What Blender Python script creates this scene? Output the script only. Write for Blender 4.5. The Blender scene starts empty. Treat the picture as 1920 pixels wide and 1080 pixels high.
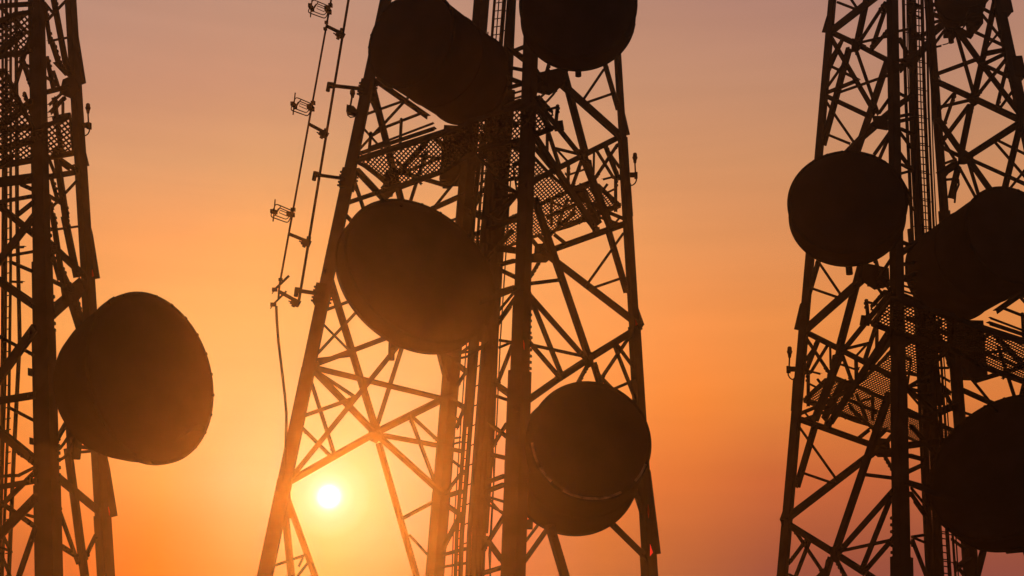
import bpy, bmesh, math, random
from mathutils import Vector, Matrix
random.seed(7)
S = bpy.context.scene
COL = S.collection
R = math.radians

# ------------------------------------------------------------------ camera
W0, H0, F = 1920.0, 1080.0, 2208.0
PITCH, ROLL = 17.0, 0.0
CAM = Vector((0, 0, 1.7))
rot = (Matrix.Rotation(R(90 + PITCH), 3, 'X') @ Matrix.Rotation(R(ROLL), 3, 'Z'))
cd = bpy.data.cameras.new('camera'); cam = bpy.data.objects.new('camera', cd); COL.objects.link(cam)
cam.location = CAM; cam.rotation_euler = rot.to_euler()
cd.sensor_fit = 'HORIZONTAL'; cd.sensor_width = 36.0; cd.lens = 36.0 * F / W0
cd.clip_start = 0.1; cd.clip_end = 5000
S.camera = cam
CR_, CU_, CF_ = rot @ Vector((1, 0, 0)), rot @ Vector((0, 1, 0)), rot @ Vector((0, 0, -1))

def ray(px, py):
    return (CF_ + CR_ * ((px - W0 / 2) / F) - CU_ * ((py - H0 / 2) / F))
def at(px, py, Y):                 # point of the vertical plane y = Y seen in that direction
    d = ray(px, py); return CAM + d * ((Y - CAM.y) / d.y)
def atz(px, py, z):                # point of the level plane z
    d = ray(px, py); return CAM + d * ((z - CAM.z) / d.z)
def proj(P):
    q = P - CAM; z = q.dot(CF_); return (W0 / 2 + F * q.dot(CR_) / z, H0 / 2 - F * q.dot(CU_) / z)

# ------------------------------------------------------------------ materials
def mat(name, col, rough=0.7, metal=0.0, var=0.35, scale=3.0, col2=None, spec=0.0):
    m = bpy.data.materials.new(name); m.use_nodes = True
    nt = m.node_tree; b = nt.nodes['Principled BSDF']
    tc = nt.nodes.new('ShaderNodeTexCoord'); n = nt.nodes.new('ShaderNodeTexNoise')
    n.inputs['Scale'].default_value = scale; n.inputs['Detail'].default_value = 6
    nt.links.new(tc.outputs['Object'], n.inputs['Vector'])
    r = nt.nodes.new('ShaderNodeValToRGB')
    c2 = col2 or tuple(c * (1 - var) for c in col)
    r.color_ramp.elements[0].color = (*c2, 1); r.color_ramp.elements[0].position = .35
    r.color_ramp.elements[1].color = (*col, 1); r.color_ramp.elements[1].position = .68
    nt.links.new(n.outputs['Fac'], r.inputs['Fac']); nt.links.new(r.outputs['Color'], b.inputs['Base Color'])
    mr = nt.nodes.new('ShaderNodeMapRange'); mr.inputs['To Min'].default_value = rough - .1; mr.inputs['To Max'].default_value = min(1, rough + .15)
    nt.links.new(n.outputs['Fac'], mr.inputs['Value']); nt.links.new(mr.outputs['Result'], b.inputs['Roughness'])
    b.inputs['Metallic'].default_value = metal
    b.inputs['Specular IOR Level'].default_value = spec
    return m
M = {
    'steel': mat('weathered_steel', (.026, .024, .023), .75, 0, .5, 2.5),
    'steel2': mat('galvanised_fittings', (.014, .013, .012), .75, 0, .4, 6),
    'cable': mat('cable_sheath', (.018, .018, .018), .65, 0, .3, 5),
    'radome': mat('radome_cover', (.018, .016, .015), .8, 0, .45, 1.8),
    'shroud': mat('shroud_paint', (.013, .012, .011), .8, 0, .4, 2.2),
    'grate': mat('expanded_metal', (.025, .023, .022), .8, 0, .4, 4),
    'lamp': mat('lamp_glass', (.06, .01, .008), .4, 0, .3, 8),
    'red': mat('chipped_red_paint', (.42, .02, .012), .7, 0, .6, 9),
    'red_glow': None, 'rim_light': mat('rim_light_paint', (.5, .36, .22), .85, 0, .5, 5, (.06, .045, .035)),  # pale patchy colour standing in for light on a dish rim
    'ground': mat('ground_soil', (.055, .045, .035), .95, 0, .5, .4),
    'concrete': mat('footing_concrete', (.22, .21, .19), .9, 0, .35, 1.6),
}

_m = mat('glowing_red_paint', (.5, .02, .012), .5); _b = _m.node_tree.nodes['Principled BSDF']
_b.inputs['Emission Color'].default_value = (1, .035, .02, 1); _b.inputs['Emission Strength'].default_value = .8  # emission added to a red paint mark
M['red_glow'] = _m
# ------------------------------------------------------------------ mesh helpers
class MB:
    def __init__(s): s.v = []; s.f = []
    def add(s, vs, fs):
        o = len(s.v); s.v += [Vector(v) for v in vs]; s.f += [tuple(i + o for i in f) for f in fs]
    def hexa(s, a, b):              # two matching loops of points joined into a closed prism
        n = len(a)
        fs = [tuple(range(n))[::-1], tuple(range(n, 2 * n))]
        fs += [(i, (i + 1) % n, n + (i + 1) % n, n + i) for i in range(n)]
        s.add(list(a) + list(b), fs)
    def bar(s, p, q, e1, e2, w, h):  # rectangular bar, e1/e2 unit cross axes
        off = [(-.5, -.5), (.5, -.5), (.5, .5), (-.5, .5)]
        s.hexa([p + e1 * (w * x) + e2 * (h * y) for x, y in off], [q + e1 * (w * x) + e2 * (h * y) for x, y in off])
    def angle(s, p, q, e1, e2, w, t, w2=None):  # L-section from heel p-q
        w2 = w if w2 is None else w2
        sec = [(0, 0), (1, 0), (1, t), (t, t), (t, 1), (0, 1)]
        def ring(P, ww): return [P + e1 * (x * ww) + e2 * (y * ww) for x, y in sec]
        s.hexa(ring(p, w), ring(q, w2))
    def box(s, c, ax, ay, az, x, y, z):
        a = [c + ax * (sx * x / 2) + ay * (sy * y / 2) - az * (z / 2) for sx, sy in ((-1, -1), (1, -1), (1, 1), (-1, 1))]
        s.hexa(a, [p + az * z for p in a])
    def tube(s, pts, r, n=8, closed=False):
        pts = [Vector(p) for p in pts]; N = len(pts); rings = []
        prev = None
        for i, p in enumerate(pts):
            if closed: d = pts[(i + 1) % N] - pts[i - 1]
            else: d = pts[min(i + 1, N - 1)] - pts[max(i - 1, 0)]
            d.normalize()
            if prev is None:
                u = d.orthogonal().normalized()
            else:
                u = (prev - d * prev.dot(d)).normalized()
            prev = u; w = d.cross(u)
            rings.append([p + u * (r * math.cos(2 * math.pi * k / n)) + w * (r * math.sin(2 * math.pi * k / n)) for k in range(n)])
        vs = [v for rg in rings for v in rg]; fs = []
        for i in range(N if closed else N - 1):
            j = (i + 1) % N
            fs += [(i * n + k, i * n + (k + 1) % n, j * n + (k + 1) % n, j * n + k) for k in range(n)]
        if not closed: fs += [tuple(range(n))[::-1], tuple((N - 1) * n + k for k in range(n))]
        s.add(vs, fs)
    def lathe(s, c, ax, prof, n=48):  # prof: (distance along ax, radius)
        u = ax.orthogonal().normalized(); w = ax.cross(u); vs = []; fs = []
        for d, r in prof:
            r = max(r, 1e-4)
            vs += [c + ax * d + u * (r * math.cos(2 * math.pi * k / n)) + w * (r * math.sin(2 * math.pi * k / n)) for k in range(n)]
        for i in range(len(prof) - 1):
            fs += [(i * n + k, i * n + (k + 1) % n, (i + 1) * n + (k + 1) % n, (i + 1) * n + k) for k in range(n)]
        s.add(vs, fs)
    def plate(s, pts, nrm, t):
        s.hexa([p - nrm * (t / 2) for p in pts], [p + nrm * (t / 2) for p in pts])

def obj(name, mb, m, parent=None, smooth=False, bevel=0):
    me = bpy.data.meshes.new(name)
    org = Vector(parent['org']) if parent is not None else Vector((0, 0, 0))
    me.from_pydata([v - org for v in mb.v], [], mb.f); me.update()
    bm = bmesh.new(); bm.from_mesh(me); bmesh.ops.recalc_face_normals(bm, faces=bm.faces); bm.to_mesh(me); bm.free()
    me.materials.append(m)
    o = bpy.data.objects.new(name, me); COL.objects.link(o)
    if parent is not None:
        o.parent = parent; o['org'] = tuple(org)
    if smooth:
        for p in me.polygons: p.use_smooth = True
        me.set_sharp_from_angle(angle=R(35))
    return o
def thing(name, label, cat, loc, group=None):
    o = bpy.data.objects.new(name, None); COL.objects.link(o); o.location = loc; o['org'] = tuple(loc)
    o.empty_display_size = .3
    o['label'] = label; o['category'] = cat
    if group: o['group'] = group
    return o

# ------------------------------------------------------------------ a lattice tower frame
class Tower:
    """Four legs as straight lines in space; every other member is found in the face between two legs."""
    def __init__(s, legs, tag):
        s.A = {}; s.B = {}; s.seg = {}
        for k, (p0, p1, Y0, Y1, seg) in legs.items():
            a = at(*p0, Y0); b = at(*p1, Y1); s.A[k] = a; s.B[k] = (b - a); s.seg[k] = seg
        base = [s.A[k] - s.B[k] * (s.A[k].z / s.B[k].z) for k in 'LCRA']
        s.base = sum(base, Vector()) / 4
        mid = [s.A[k] + s.B[k] * .5 for k in 'LCRA']; s.mid = sum(mid, Vector()) / 4
        s.cnt = 0
    def legp(s, k, py):             # the leg's point at that height in the picture
        kk = -(py - H0 / 2) / F
        a, b = s.A[k] - CAM, s.B[k]
        t = (kk * a.dot(CF_) - a.dot(CU_)) / (b.dot(CU_) - kk * b.dot(CF_))
        return s.A[k] + b * t
    def fp(s, face, px, py):        # point in a face
        if face == 'K':
            return at(px, py, (s.mid.y))
        P, Q = s.legp(face[0], py), s.legp(face[1], py)
        x0, x1 = proj(P)[0], proj(Q)[0]
        t = max(-.35, min(1.35, (px - x0) / (x1 - x0)))
        return at(px, py, P.y + (Q.y - P.y) * t)
    def normal(s, face, py=540):
        if face == 'K': return Vector((0, -1, 0))
        P, Q = s.legp(face[0], py), s.legp(face[1], py)
        n = (Q - P).cross(s.B[face[0]]).normalized()
        return n if n.dot(s.mid - (P + Q) / 2) > 0 else -n

def sized(P, Q, e1, e2, wpx):
    """leg length of an angle so that it measures wpx across when seen from the road, and the heel shift that centres it"""
    m = (P + Q) / 2; v = (m - CAM); dist = v.dot(CF_); v.normalize()
    sd = (Q - P).cross(v).normalized()
    a, b = e1.dot(sd), e2.dot(sd)
    lo, hi = min(0, a, b), max(0, a, b)
    w = wpx * dist / F / max(hi - lo, .35)
    sh = sd * (-(lo + hi) / 2 * w)
    return w, sh

def leg_mesh(T, k, root):
    mb = MB()
    nb = {'L': 'CA', 'C': 'LR', 'R': 'CA', 'A': 'LR'}[k]
    d = T.B[k].normalized()
    def perp(j):
        e = (T.legp(j, 540) - T.legp(k, 540)); e -= d * e.dot(d); return e.normalized()
    e1, e2 = perp(nb[0]), perp(nb[1])
    for (y0, y1, w) in T.seg[k]:
        P = T.A[k] - T.B[k] * (T.A[k].z / T.B[k].z) if y0 is None else T.legp(k, y0)
        Q = T.legp(k, y1)
        ww, sh = sized(T.legp(k, (1080 if y0 is None else y0)), Q, e1, e2, w)
        mb.angle(P + sh, Q + sh, e1, e2, ww, .13)
        # splice bolts along both flange edges at the lower end of every section
        if y0 is not None and k == 'C' and w > 30:
            for j in range(6):
                c = P + sh + d * (.12 + .13 * j)
                for (ea, eb) in ((e2, e1),):
                    mb.box(c + ea * (ww * .99), ea, eb, d, .06, .06, .05)
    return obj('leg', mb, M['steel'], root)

def members(T, root, text, mp=None, name='brace', keep=100, vis=None):
    items = []
    for line in text.strip().splitlines():
        line = line.split('#')[0].strip()
        if not line: continue
        fc, x0, y0, x1, y1, w = line.split(); x0, y0, x1, y1, w = map(float, (x0, y0, x1, y1, w))
        if mp:
            (x0, y0), (x1, y1) = mp(x0, y0), mp(x1, y1)
            if vis and not (vis(x0, y0) or vis(x1, y1) or vis((x0 + x1) / 2, (y0 + y1) / 2)): continue
        items.append((math.hypot(x1 - x0, y1 - y0) * w, fc, x0, y0, x1, y1, w))
    items.sort(reverse=True)
    rest = MB()
    for i, (_, fc, x0, y0, x1, y1, w) in enumerate(items):
        P, Q = T.fp(fc, x0, y0), T.fp(fc, x1, y1)
        n = T.normal(fc, (y0 + y1) / 2); d = (Q - P).normalized()
        e2 = (n - d * n.dot(d)).normalized(); e1 = d.cross(e2).normalized()
        if e1.z > 0: e1 = -e1
        ww, sh = sized(P, Q, e1, e2, w)
        T.cnt += 1
        sh += e2 * (.004 * (T.cnt % 9))
        mb = MB() if i < keep else rest
        if w <= 3.2:
            mb.tube([P, Q], w * (P - CAM).dot(CF_) / F / 2, 8)
        else:
            mb.angle(P + sh, Q + sh, e1, e2, ww, .14)
            # end bolts
            if w > 6:
                L = (Q - P).length
                for q in (.1, .2):
                    for c in (P + d * q, Q - d * q):
                        mb.box(c + sh + e1 * ww * .5 - e2 * .012, e1, e2, d, .05, .03, .05)
        if i < keep: obj(name, mb, M['steel'], root)
    if rest.v:
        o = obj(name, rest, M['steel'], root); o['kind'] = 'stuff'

def plates(T, root, lst, mp=None, vis=None, name='gusset_plate', m='steel'):
    for fc, pts in lst:
        pts = [mp(*p) if mp else p for p in pts]
        cx = sum(p[0] for p in pts) / len(pts); cy = sum(p[1] for p in pts) / len(pts)
        if vis and not vis(cx, cy): continue
        Y = T.fp(fc, cx, cy).y - .03 if len(fc) > 1 else (T.legp(fc, cy).y if fc != 'K' else T.mid.y)
        P = [at(*p, Y) for p in pts]
        n = (P[1] - P[0]).cross(P[2] - P[0]).normalized()
        mb = MB(); mb.plate(P, n, .045); obj(name, mb, M[m], root)

def in_poly(x, y, poly):
    c = False; j = len(poly) - 1
    for i in range(len(poly)):
        xi, yi = poly[i]; xj, yj = poly[j]
        if (yi > y) != (yj > y) and x < (xj - xi) * (y - yi) / (yj - yi) + xi: c = not c
        j = i
    return c
def grating(root, polys, z, pitch=(.105, .265), bar=.04):
    """expanded metal: two families of strands in the level plane z, clipped to the deck outlines"""
    mb = MB(); up = Vector((0, 0, 1)); b_ = Vector(root['org']); ang = math.atan2(b_.y, b_.x)
    for poly in polys:
        pts = [atz(x, y, z) for x, y in poly]; P2 = [(p.x, p.y) for p in pts]
        cx = sum(p[0] for p in P2) / len(P2); cy = sum(p[1] for p in P2) / len(P2)
        for sgn in (1, -1):
            th = ang + sgn * math.atan2(pitch[0], pitch[1])
            d = Vector((math.cos(th), math.sin(th), 0)); nn = Vector((-d.y, d.x, 0))
            step = pitch[0] * math.cos(math.atan2(pitch[0], pitch[1]))
            us = [p[0] * nn.x + p[1] * nn.y for p in P2]
            k = math.floor(min(us) / step)
            while k * step <= max(us):
                u = k * step; k += 1
                ts = []
                for i in range(len(P2)):
                    a, b = P2[i - 1], P2[i]
                    ua, ub = a[0] * nn.x + a[1] * nn.y - u, b[0] * nn.x + b[1] * nn.y - u
                    if (ua > 0) != (ub > 0):
                        f = ua / (ua - ub); q = (a[0] + (b[0] - a[0]) * f, a[1] + (b[1] - a[1]) * f)
                        ts.append(q[0] * d.x + q[1] * d.y)
                ts.sort()
                for a, b in zip(ts[::2], ts[1::2]):
                    p = nn * u + d * a + up * (z + .002 * sgn); q = nn * u + d * b + up * (z + .002 * sgn)
                    mb.bar(p, q, nn, up, bar, .006)
    return obj('grating', mb, M['grate'], root)

def tubes(T, root, name, lst, m='cable', mp=None, Yoff=0, n=8, vis=None):
    for pts, w in lst:
        if mp: pts = [mp(*p) for p in pts]
        if vis and not any(vis(*p) for p in pts): continue
        P = [at(x, y, T.mid.y + Yoff) for x, y in pts]
        mb = MB(); mb.tube(P, w * (T.mid.y + Yoff) * 1.03 / F / 2, n)
        obj(name, mb, M[m], root, smooth=True)

# ================================================================== DATA of the middle tower
M_BR = """
LA 698 163 838 715 13
LA 612 503 705 808 14
LA 709 830 800 1150 12.5
LA 583 688 832 748 10.5
LA 583 690 702 812 13
LA 702 812 835 932 12
LA 842 742 702 812 13
LA 702 812 537 905 13
LC 590 683 975 537 9
LA 587 675 660 666 6
LC 602 604 655 658 4.5
LC 591 667 700 550 5
LC 603 583 690 551 5.5
LA 588 694 664 744 7
LC 765 622 548 890 8.5
LA 580 710 627 856 7.5
LC 563 781 665 745 7
LA 564 800 622 857 7
LA 757 636 704 803 7.5
LA 716 816 830 837 9.5
LA 766 776 816 908 7.5
LA 770 780 822 828 7
LA 752 973 812 941 7
LA 765 1002 802 1042 5
LA 534 965 553 1150 14
LA 535 925 616 1150 12
LA 509 1062 574 1040 5
LA 556 1080 578 1052 5
LA 558 1062 566 1045 4
LC 645 382 718 357 8
LC 715 358 833 318 7
LA 663 340 688 415 7.5
LA 664 316 722 378 13
LA 680 307 733 348 10
LC 666 300 835 246 11
LC 691 276 812 230 4
LC 668 289 815 240 7
LC 690 291 812 250 3.5
LC 752 220 749 280 6
LC 694 245 689 300 6
LA 684 215 765 186 5
LA 719 231 766 180 5
LA 697 254 721 240 6
LA 718 240 790 212 5.5
LA 679 239 722 287 4.5
LA 668 286 714 236 4.5
LA 716 355 800 266 10
LA 734 319 783 332 8
LA 783 332 842 350 9
LA 754 325 830 294 6
LA 773 292 830 297 5
LA 797 285 765 385 6
LA 810 256 832 278 8
LA 742 300 790 345 5
LA 862 328 812 390 5
LA 808 392 866 366 10
LA 838 416 862 408 5
LA 700 148 800 218 11
LA 640 395 668 425 8
LA 690 170 705 205 13
AC 936 607 960 573 5.5
AC 937 583 966 548 5.5
AC 938 598 968 556 8
AC 937 638 962 642 5.5
AC 938 652 962 642 5
AC 931 724 962 645 8
AC 932 722 958 740 12
AC 930 742 960 752 6
AC 860 665 888 644 6
AC 858 683 880 700 10
AC 857 722 882 686 7
AC 852 752 875 765 10
AC 850 778 864 790 5
AC 856 802 876 752 7
AC 850 822 866 820 4
AC 849 833 866 828 4
AC 846 842 870 847 8
AC 845 860 866 876 5
AC 842 918 872 880 7
AC 840 930 872 920 9.5
AC 838 946 864 964 9
AC 832 1030 866 965 10
AC 831 1041 880 1028 7
AC 826 1064 876 1056 5
AC 918 903 952 891 9
AC 916 921 952 907 10
AC 918 932 952 942 5
AC 909 1030 952 962 9
AC 914 1008 948 1055 10
AC 908 1075 952 1062 9
AC 920 852 950 859 8
AC 920 795 960 825 8
AC 925 835 952 792 8
AC 942 496 972 488 9
AC 944 508 972 521 8
AC 936 547 970 537 7
AC 958 92 985 112 11
AC 960 97 988 86 8
AC 958 127 984 132 7
AC 955 147 984 158 9
AC 955 165 982 157 8
AC 955 178 982 170 4
AC 955 188 982 180 4
AC 955 200 985 188 13
AC 925 334 973 362 6
AC 925 374 973 362 7
AC 920 404 974 362 9
AC 930 415 974 364 4.5
AC 925 352 973 362 4
AC 890 350 925 330 5
AC 888 372 930 338 8
AC 885 400 905 360 8
AC 893 325 925 325 5
AC 880 395 940 420 14
AC 885 300 985 262 14
AC 905 240 985 285 12
AC 890 262 975 230 10
AC 890 440 975 408 10
AC 890 460 970 470 12
AC 900 300 960 200 9
AC 935 200 890 320 8
AC 905 500 965 430 9
CR 1055 120 1099 287 14
CR 1055 158 1165 256 14
CR 1092 190 1134 128 5
CR 1098 193 1150 175 5
CR 1134 112 1161 205 9
CR 1165 255 1094 291 11
CR 1094 291 985 347 11
CR 996 176 1090 292 9
CR 1043 278 1088 289 5.5
CR 1045 279 1067 303 4
AR 1019 218 1051 316 7.5
AR 1027 242 1027 308 6
CR 998 246 1118 430 12
AR 996 268 1043 325 9
CR 995 253 1045 236 7.5
CR 1046 195 1041 242 7
CR 1026 206 1048 200 5
CR 1010 226 1040 214 4
CR 1010 180 1036 210 7
CR 1016 172 1046 168 7
CR 1000 182 1020 150 6
CR 1000 120 1030 165 6
CR 1030 118 1018 160 7
CR 1000 165 1060 130 8
AR 1067 310 1066 358 6.5
AR 1091 302 1071 358 7
AR 1060 325 1064 329 4
AR 1063 329 1104 315 4
CR 1093 289 1145 424 14
CR 1115 282 1114 325 4.5
CR 1136 272 1162 337 8.5
CR 1161 268 1118 333 6.5
CR 1119 282 1152 335 5.5
CR 1142 283 1165 315 5.5
AR 1066 360 1120 338 10
AR 1056 424 1165 382 7
AR 1085 370 1135 396 8
AR 1034 380 1066 391 4.5
AR 1026 408 1082 383 7.5
AR 1034 376 1034 424 5.5
AR 1066 372 1046 424 6
AR 1080 390 1058 424 5.5
AR 1014 383 1082 352 8
AR 1090 350 1125 420 12
AR 1108 345 1135 405 8
AR 1086 420 1140 345 5
CR 1132 336 1156 330 4
CR 1122 346 1160 381 8
CR 1138 362 1158 352 4
CR 1156 332 1156 396 6.5
CR 1165 345 1168 385 3
AR 1100 409 1124 438 9.5
AR 1012 478 1174 420 12
AR 1117 405 1172 424 5.5
AR 1140 398 1174 412 7
AR 1162 408 1150 422 4
CR 1143 430 1178 548 12
CR 1172 435 1099 538 5
CR 1170 520 1106 542 5
AR 1010 465 1205 614 13.5
CR 1003 370 1106 672 13.5
CR 990 532 1054 524 7
AR 994 520 1013 488 7
AR 994 486 1032 474 16
AR 994 445 1016 472 8
AR 1028 444 1078 398 7
AR 1040 440 1065 460 7
AR 1010 440 1035 465 8
CR 990 548 1098 670 9.5
CR 993 548 1056 705 9
CR 988 634 1050 706 8
CR 998 647 1100 669 6
CR 1205 610 1107 671 13.5
CR 1107 671 1050 708 13.5
CR 1050 708 965 768 13.5
CR 1104 684 1086 718 8
CR 1113 680 1130 735 12
CR 1120 698 1200 780 6.5
CR 1151 640 1202 770 7
CR 1157 643 1192 690 6.5
CR 1187 622 1125 714 7
CR 1148 731 1194 711 5.5
CR 1034 985 1083 1150 17
CR 1140 972 1214 1045 11
CR 1190 912 1210 975 9
AR 982 1056 1034 983 9.5
AR 986 1016 1016 976 5.5
CR 1150 900 1200 935 8
"""
M_PL = [
 ('R', [(1161, 195), (1170, 205), (1181, 252), (1162, 256)]),
 ('R', [(1184, 560), (1197, 578), (1208, 609), (1186, 614)]),
 ('R', [(1208, 860), (1220, 884), (1239, 1038), (1214, 1042)]),
 ('R', [(1170, 330), (1183, 345), (1187, 405), (1172, 405)]),
 ('R', [(1205, 790), (1214, 810), (1216, 818), (1205, 815)]),
 ('CR', [(1085, 280), (1100, 283), (1104, 300), (1088, 303)]),
 ('CR', [(1094, 662), (1112, 660), (1113, 684), (1100, 692), (1092, 678)]),
 ('CR', [(1101, 298), (1109, 301), (1112, 325), (1103, 320)]),
 ('CR', [(1116, 682), (1121, 684), (1125, 706), (1117, 702)]),
 ('LA', [(692, 800), (712, 798), (718, 815), (706, 832), (690, 824)]),
 ('L', [(524, 905), (543, 908), (545, 935), (553, 972), (516, 972)]),
 ('LA', [(724, 318), (746, 322), (748, 352), (728, 372), (715, 362)]),
 ('AR', [(1003, 458), (1030, 456), (1040, 478), (1024, 492), (1000, 492)]),
 ('AR', [(1070, 345), (1086, 350), (1090, 376), (1070, 380)]),
 ('AR', [(1094, 395), (1115, 395), (1116, 410), (1095, 417)]),
 ('AR', [(1110, 428), (1124, 426), (1126, 440), (1112, 442)]),
 ('CR', [(1038, 228), (1055, 226), (1058, 244), (1040, 246)]),
 ('CR', [(1004, 138), (1050, 128), (1056, 160), (1030, 178), (1002, 172)]),
 ('LA', [(726, 350), (740, 352), (736, 368), (722, 372)]),
]
M_DECK = [
 [(668, 299), (829, 249), (890, 222), (985, 193), (1000, 190), (1036, 238), (1000, 252), (960, 262), (900, 275), (826, 321), (748, 350), (732, 348), (690, 311)],
 [(880, 222), (1000, 192), (1000, 292), (972, 330), (940, 336), (890, 282)],
 [(1000, 290), (1030, 322), (1070, 357), (1112, 340), (1163, 383), (1067, 421), (990, 444), (900, 480), (868, 472), (868, 445), (975, 397), (962, 305)],
]
DECK_Z_M = None

BUND0 = [([(854, 1130), (859, 1000), (934, 20), (948, -160)], 2.6), ([(846, 1130), (850, 1000), (915, 60)], 2.4), ([(918, 1100), (922, 980), (931, 800), (938, 640), (958, 330)], 2.6), ([(922, 1120), (917, 1040), (926, 900), (924, 820)], 3)]
RAILS = [([(851, 1150), (856, 1000), (926, 20), (940, -160)], 6), ([(861, 1150), (866, 1000), (944, 20), (958, -160)], 9)]
BUND = [([(874, 1150), (880, 1000), (953, 20), (965, -160)], 9), ([(884, 1150), (890, 1000), (957, 20), (969, -160)], 10),
        ([(894, 1150), (900, 1000), (960, 20), (972, -160)], 10), ([(902, 1150), (908, 1000), (963, 20), (975, -160)], 7),
        ([(888, 660), (900, 520), (907, 430), (925, 300)], 13), ([(926, 650), (932, 540), (938, 470)], 11), ([(868, 640), (880, 480), (896, 330), (905, 250)], 9), ([(880, 800), (886, 640), (925, 240), (934, 120)], 10), ([(915, 700), (918, 560), (936, 400), (940, 300)], 14), 
        ([(905, 640), (915, 440), (930, 330), (938, 200)], 16), ([(948, 420), (950, 330), (958, 230), (962, 170)], 9),
        ([(912, 1000), (925, 800), (931, 640), (950, 330), (962, 60), (972, -160)], 7)]
BUND += BUND0
RUNGS = []
y = 1100
while y > -150:
    xa = 856 + (1000 - y) * .0714; xb = 866 + (1000 - y) * .0796
    RUNGS.append(([(xa, y + 1), (xb, y - 1.5)], 2.2)); y -= 15
RUNGS2 = []
y = 1095
while y > -150:
    xa = 866 + (1000 - y) * .0796; xb = 881 + (1000 - y) * .0745
    RUNGS2.append(([(xa, y + 1), (xb, y - 5)], 2.6)); y -= 37

def mpR(x, y): return (2670 - x, y + 365)

# ================================================================== towers
def build_tower(T, label, brace_sets, plate_sets, deck_polys, deck_ref, bund, rungs, rails, mp=None, vis=None, group='steel lattice towers'):
    base = T.base.copy(); base.z = 0
    root = thing('lattice_tower', label, 'tower', base, group)
    for k in 'LCRA':
        leg_mesh(T, k, root)
        b = T.A[k] - T.B[k] * (T.A[k].z / T.B[k].z)
        mb = MB(); X, Y, Z = Vector((1, 0, 0)), Vector((0, 1, 0)), Vector((0, 0, 1))
        mb.hexa([b + X * (.55 * sx) + Y * (.55 * sy) - Z * .3 for sx, sy in ((-1, -1), (1, -1), (1, 1), (-1, 1))],
                [b + X * (.42 * sx) + Y * (.42 * sy) + Z * .28 for sx, sy in ((-1, -1), (1, -1), (1, 1), (-1, 1))])
        obj('footing', mb, M['concrete'], root)
    allb = []
    for txt, m, v in brace_sets:
        for line in txt.strip().splitlines():
            line = line.split('#')[0].strip()
            if not line: continue
            fc, x0, y0, x1, y1, w = line.split(); x0, y0, x1, y1 = map(float, (x0, y0, x1, y1))
            if m: (x0, y0), (x1, y1) = m(x0, y0), m(x1, y1)
            if v and not (v(x0, y0) or v(x1, y1) or v((x0 + x1) / 2, (y0 + y1) / 2)): continue
            allb.append(f'{fc} {x0} {y0} {x1} {y1} {w}')
    members(T, root, '\n'.join(allb))
    for lst, m, v in plate_sets: plates(T, root, lst, m, v)
    if deck_polys:
        dk = MB()
        z = T.legp(*deck_ref).z
        polys = deck_polys
        plat = bpy.data.objects.new('platform', None); COL.objects.link(plat); plat.parent = root; plat['org'] = tuple(base)
        grating(plat, polys, z)
        # edge angles and joists under the grating
        ed = MB(); up = Vector((0, 0, 1))
        for poly in polys:
            pts = [atz(x, y, z) for x, y in poly]
            for i in range(len(pts)):
                p, q = pts[i - 1], pts[i]
                d = (q - p).normalized()
                ed.bar(p + up * .0 - up * .05, q - up * .05, d.cross(up).normalized(), up, .035, .08)
        obj('edge_angle', ed, M['steel'], plat)
    tubes(T, root, 'waveguide_cable', bund, 'cable', mp, .3, 10, vis)
    ladder = bpy.data.objects.new('ladder', None); COL.objects.link(ladder); ladder.parent = root; ladder['org'] = tuple(base)
    for pts, w in rungs:
        if mp: pts = [mp(*p) for p in pts]
        P = [at(x, y, T.mid.y + .3) for x, y in pts]
        lad = MB(); lad.tube(P, w * T.mid.y / F / 2, 6); obj('rung', lad, M['steel2'], ladder)
    for pts, w in rails:
        P = [at(x, y, T.mid.y + .3) for x, y in pts]
        lad = MB(); lad.tube(P, w * T.mid.y / F / 2, 8); obj('rail', lad, M['steel2'], ladder)
    return root

TM = Tower({
 'L': ((495, 1080), (722, 0), 25.4, 25.7, [(None, 900, 26), (905, 690, 24), (700, 330, 22), (340, 150, 20), (160, -160, 19)]),
 'C': ((962, 1080), (998, 0), 22.3, 23.4, [(None, 690, 46), (695, 560, 36), (640, 330, 31), (340, -160, 29)]),
 'R': ((1219, 1080), (1152, 0), 26.2, 26.4, [(None, 1040, 30), (1044, 610, 23), (615, 258, 18), (262, -160, 13)]),
 'A': ((815, 1080), (903, 0), 29.6, 29.0, [(None, 925, 35), (930, 560, 33), (570, -160, 30)])}, 'M')
tower_m = build_tower(TM, 'steel lattice tower in the middle, the low sun showing beside its left leg',
    [(M_BR, None, None)], [(M_PL, None, None)], M_DECK, ('L', 317), BUND, RUNGS + RUNGS2, RAILS)

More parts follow.
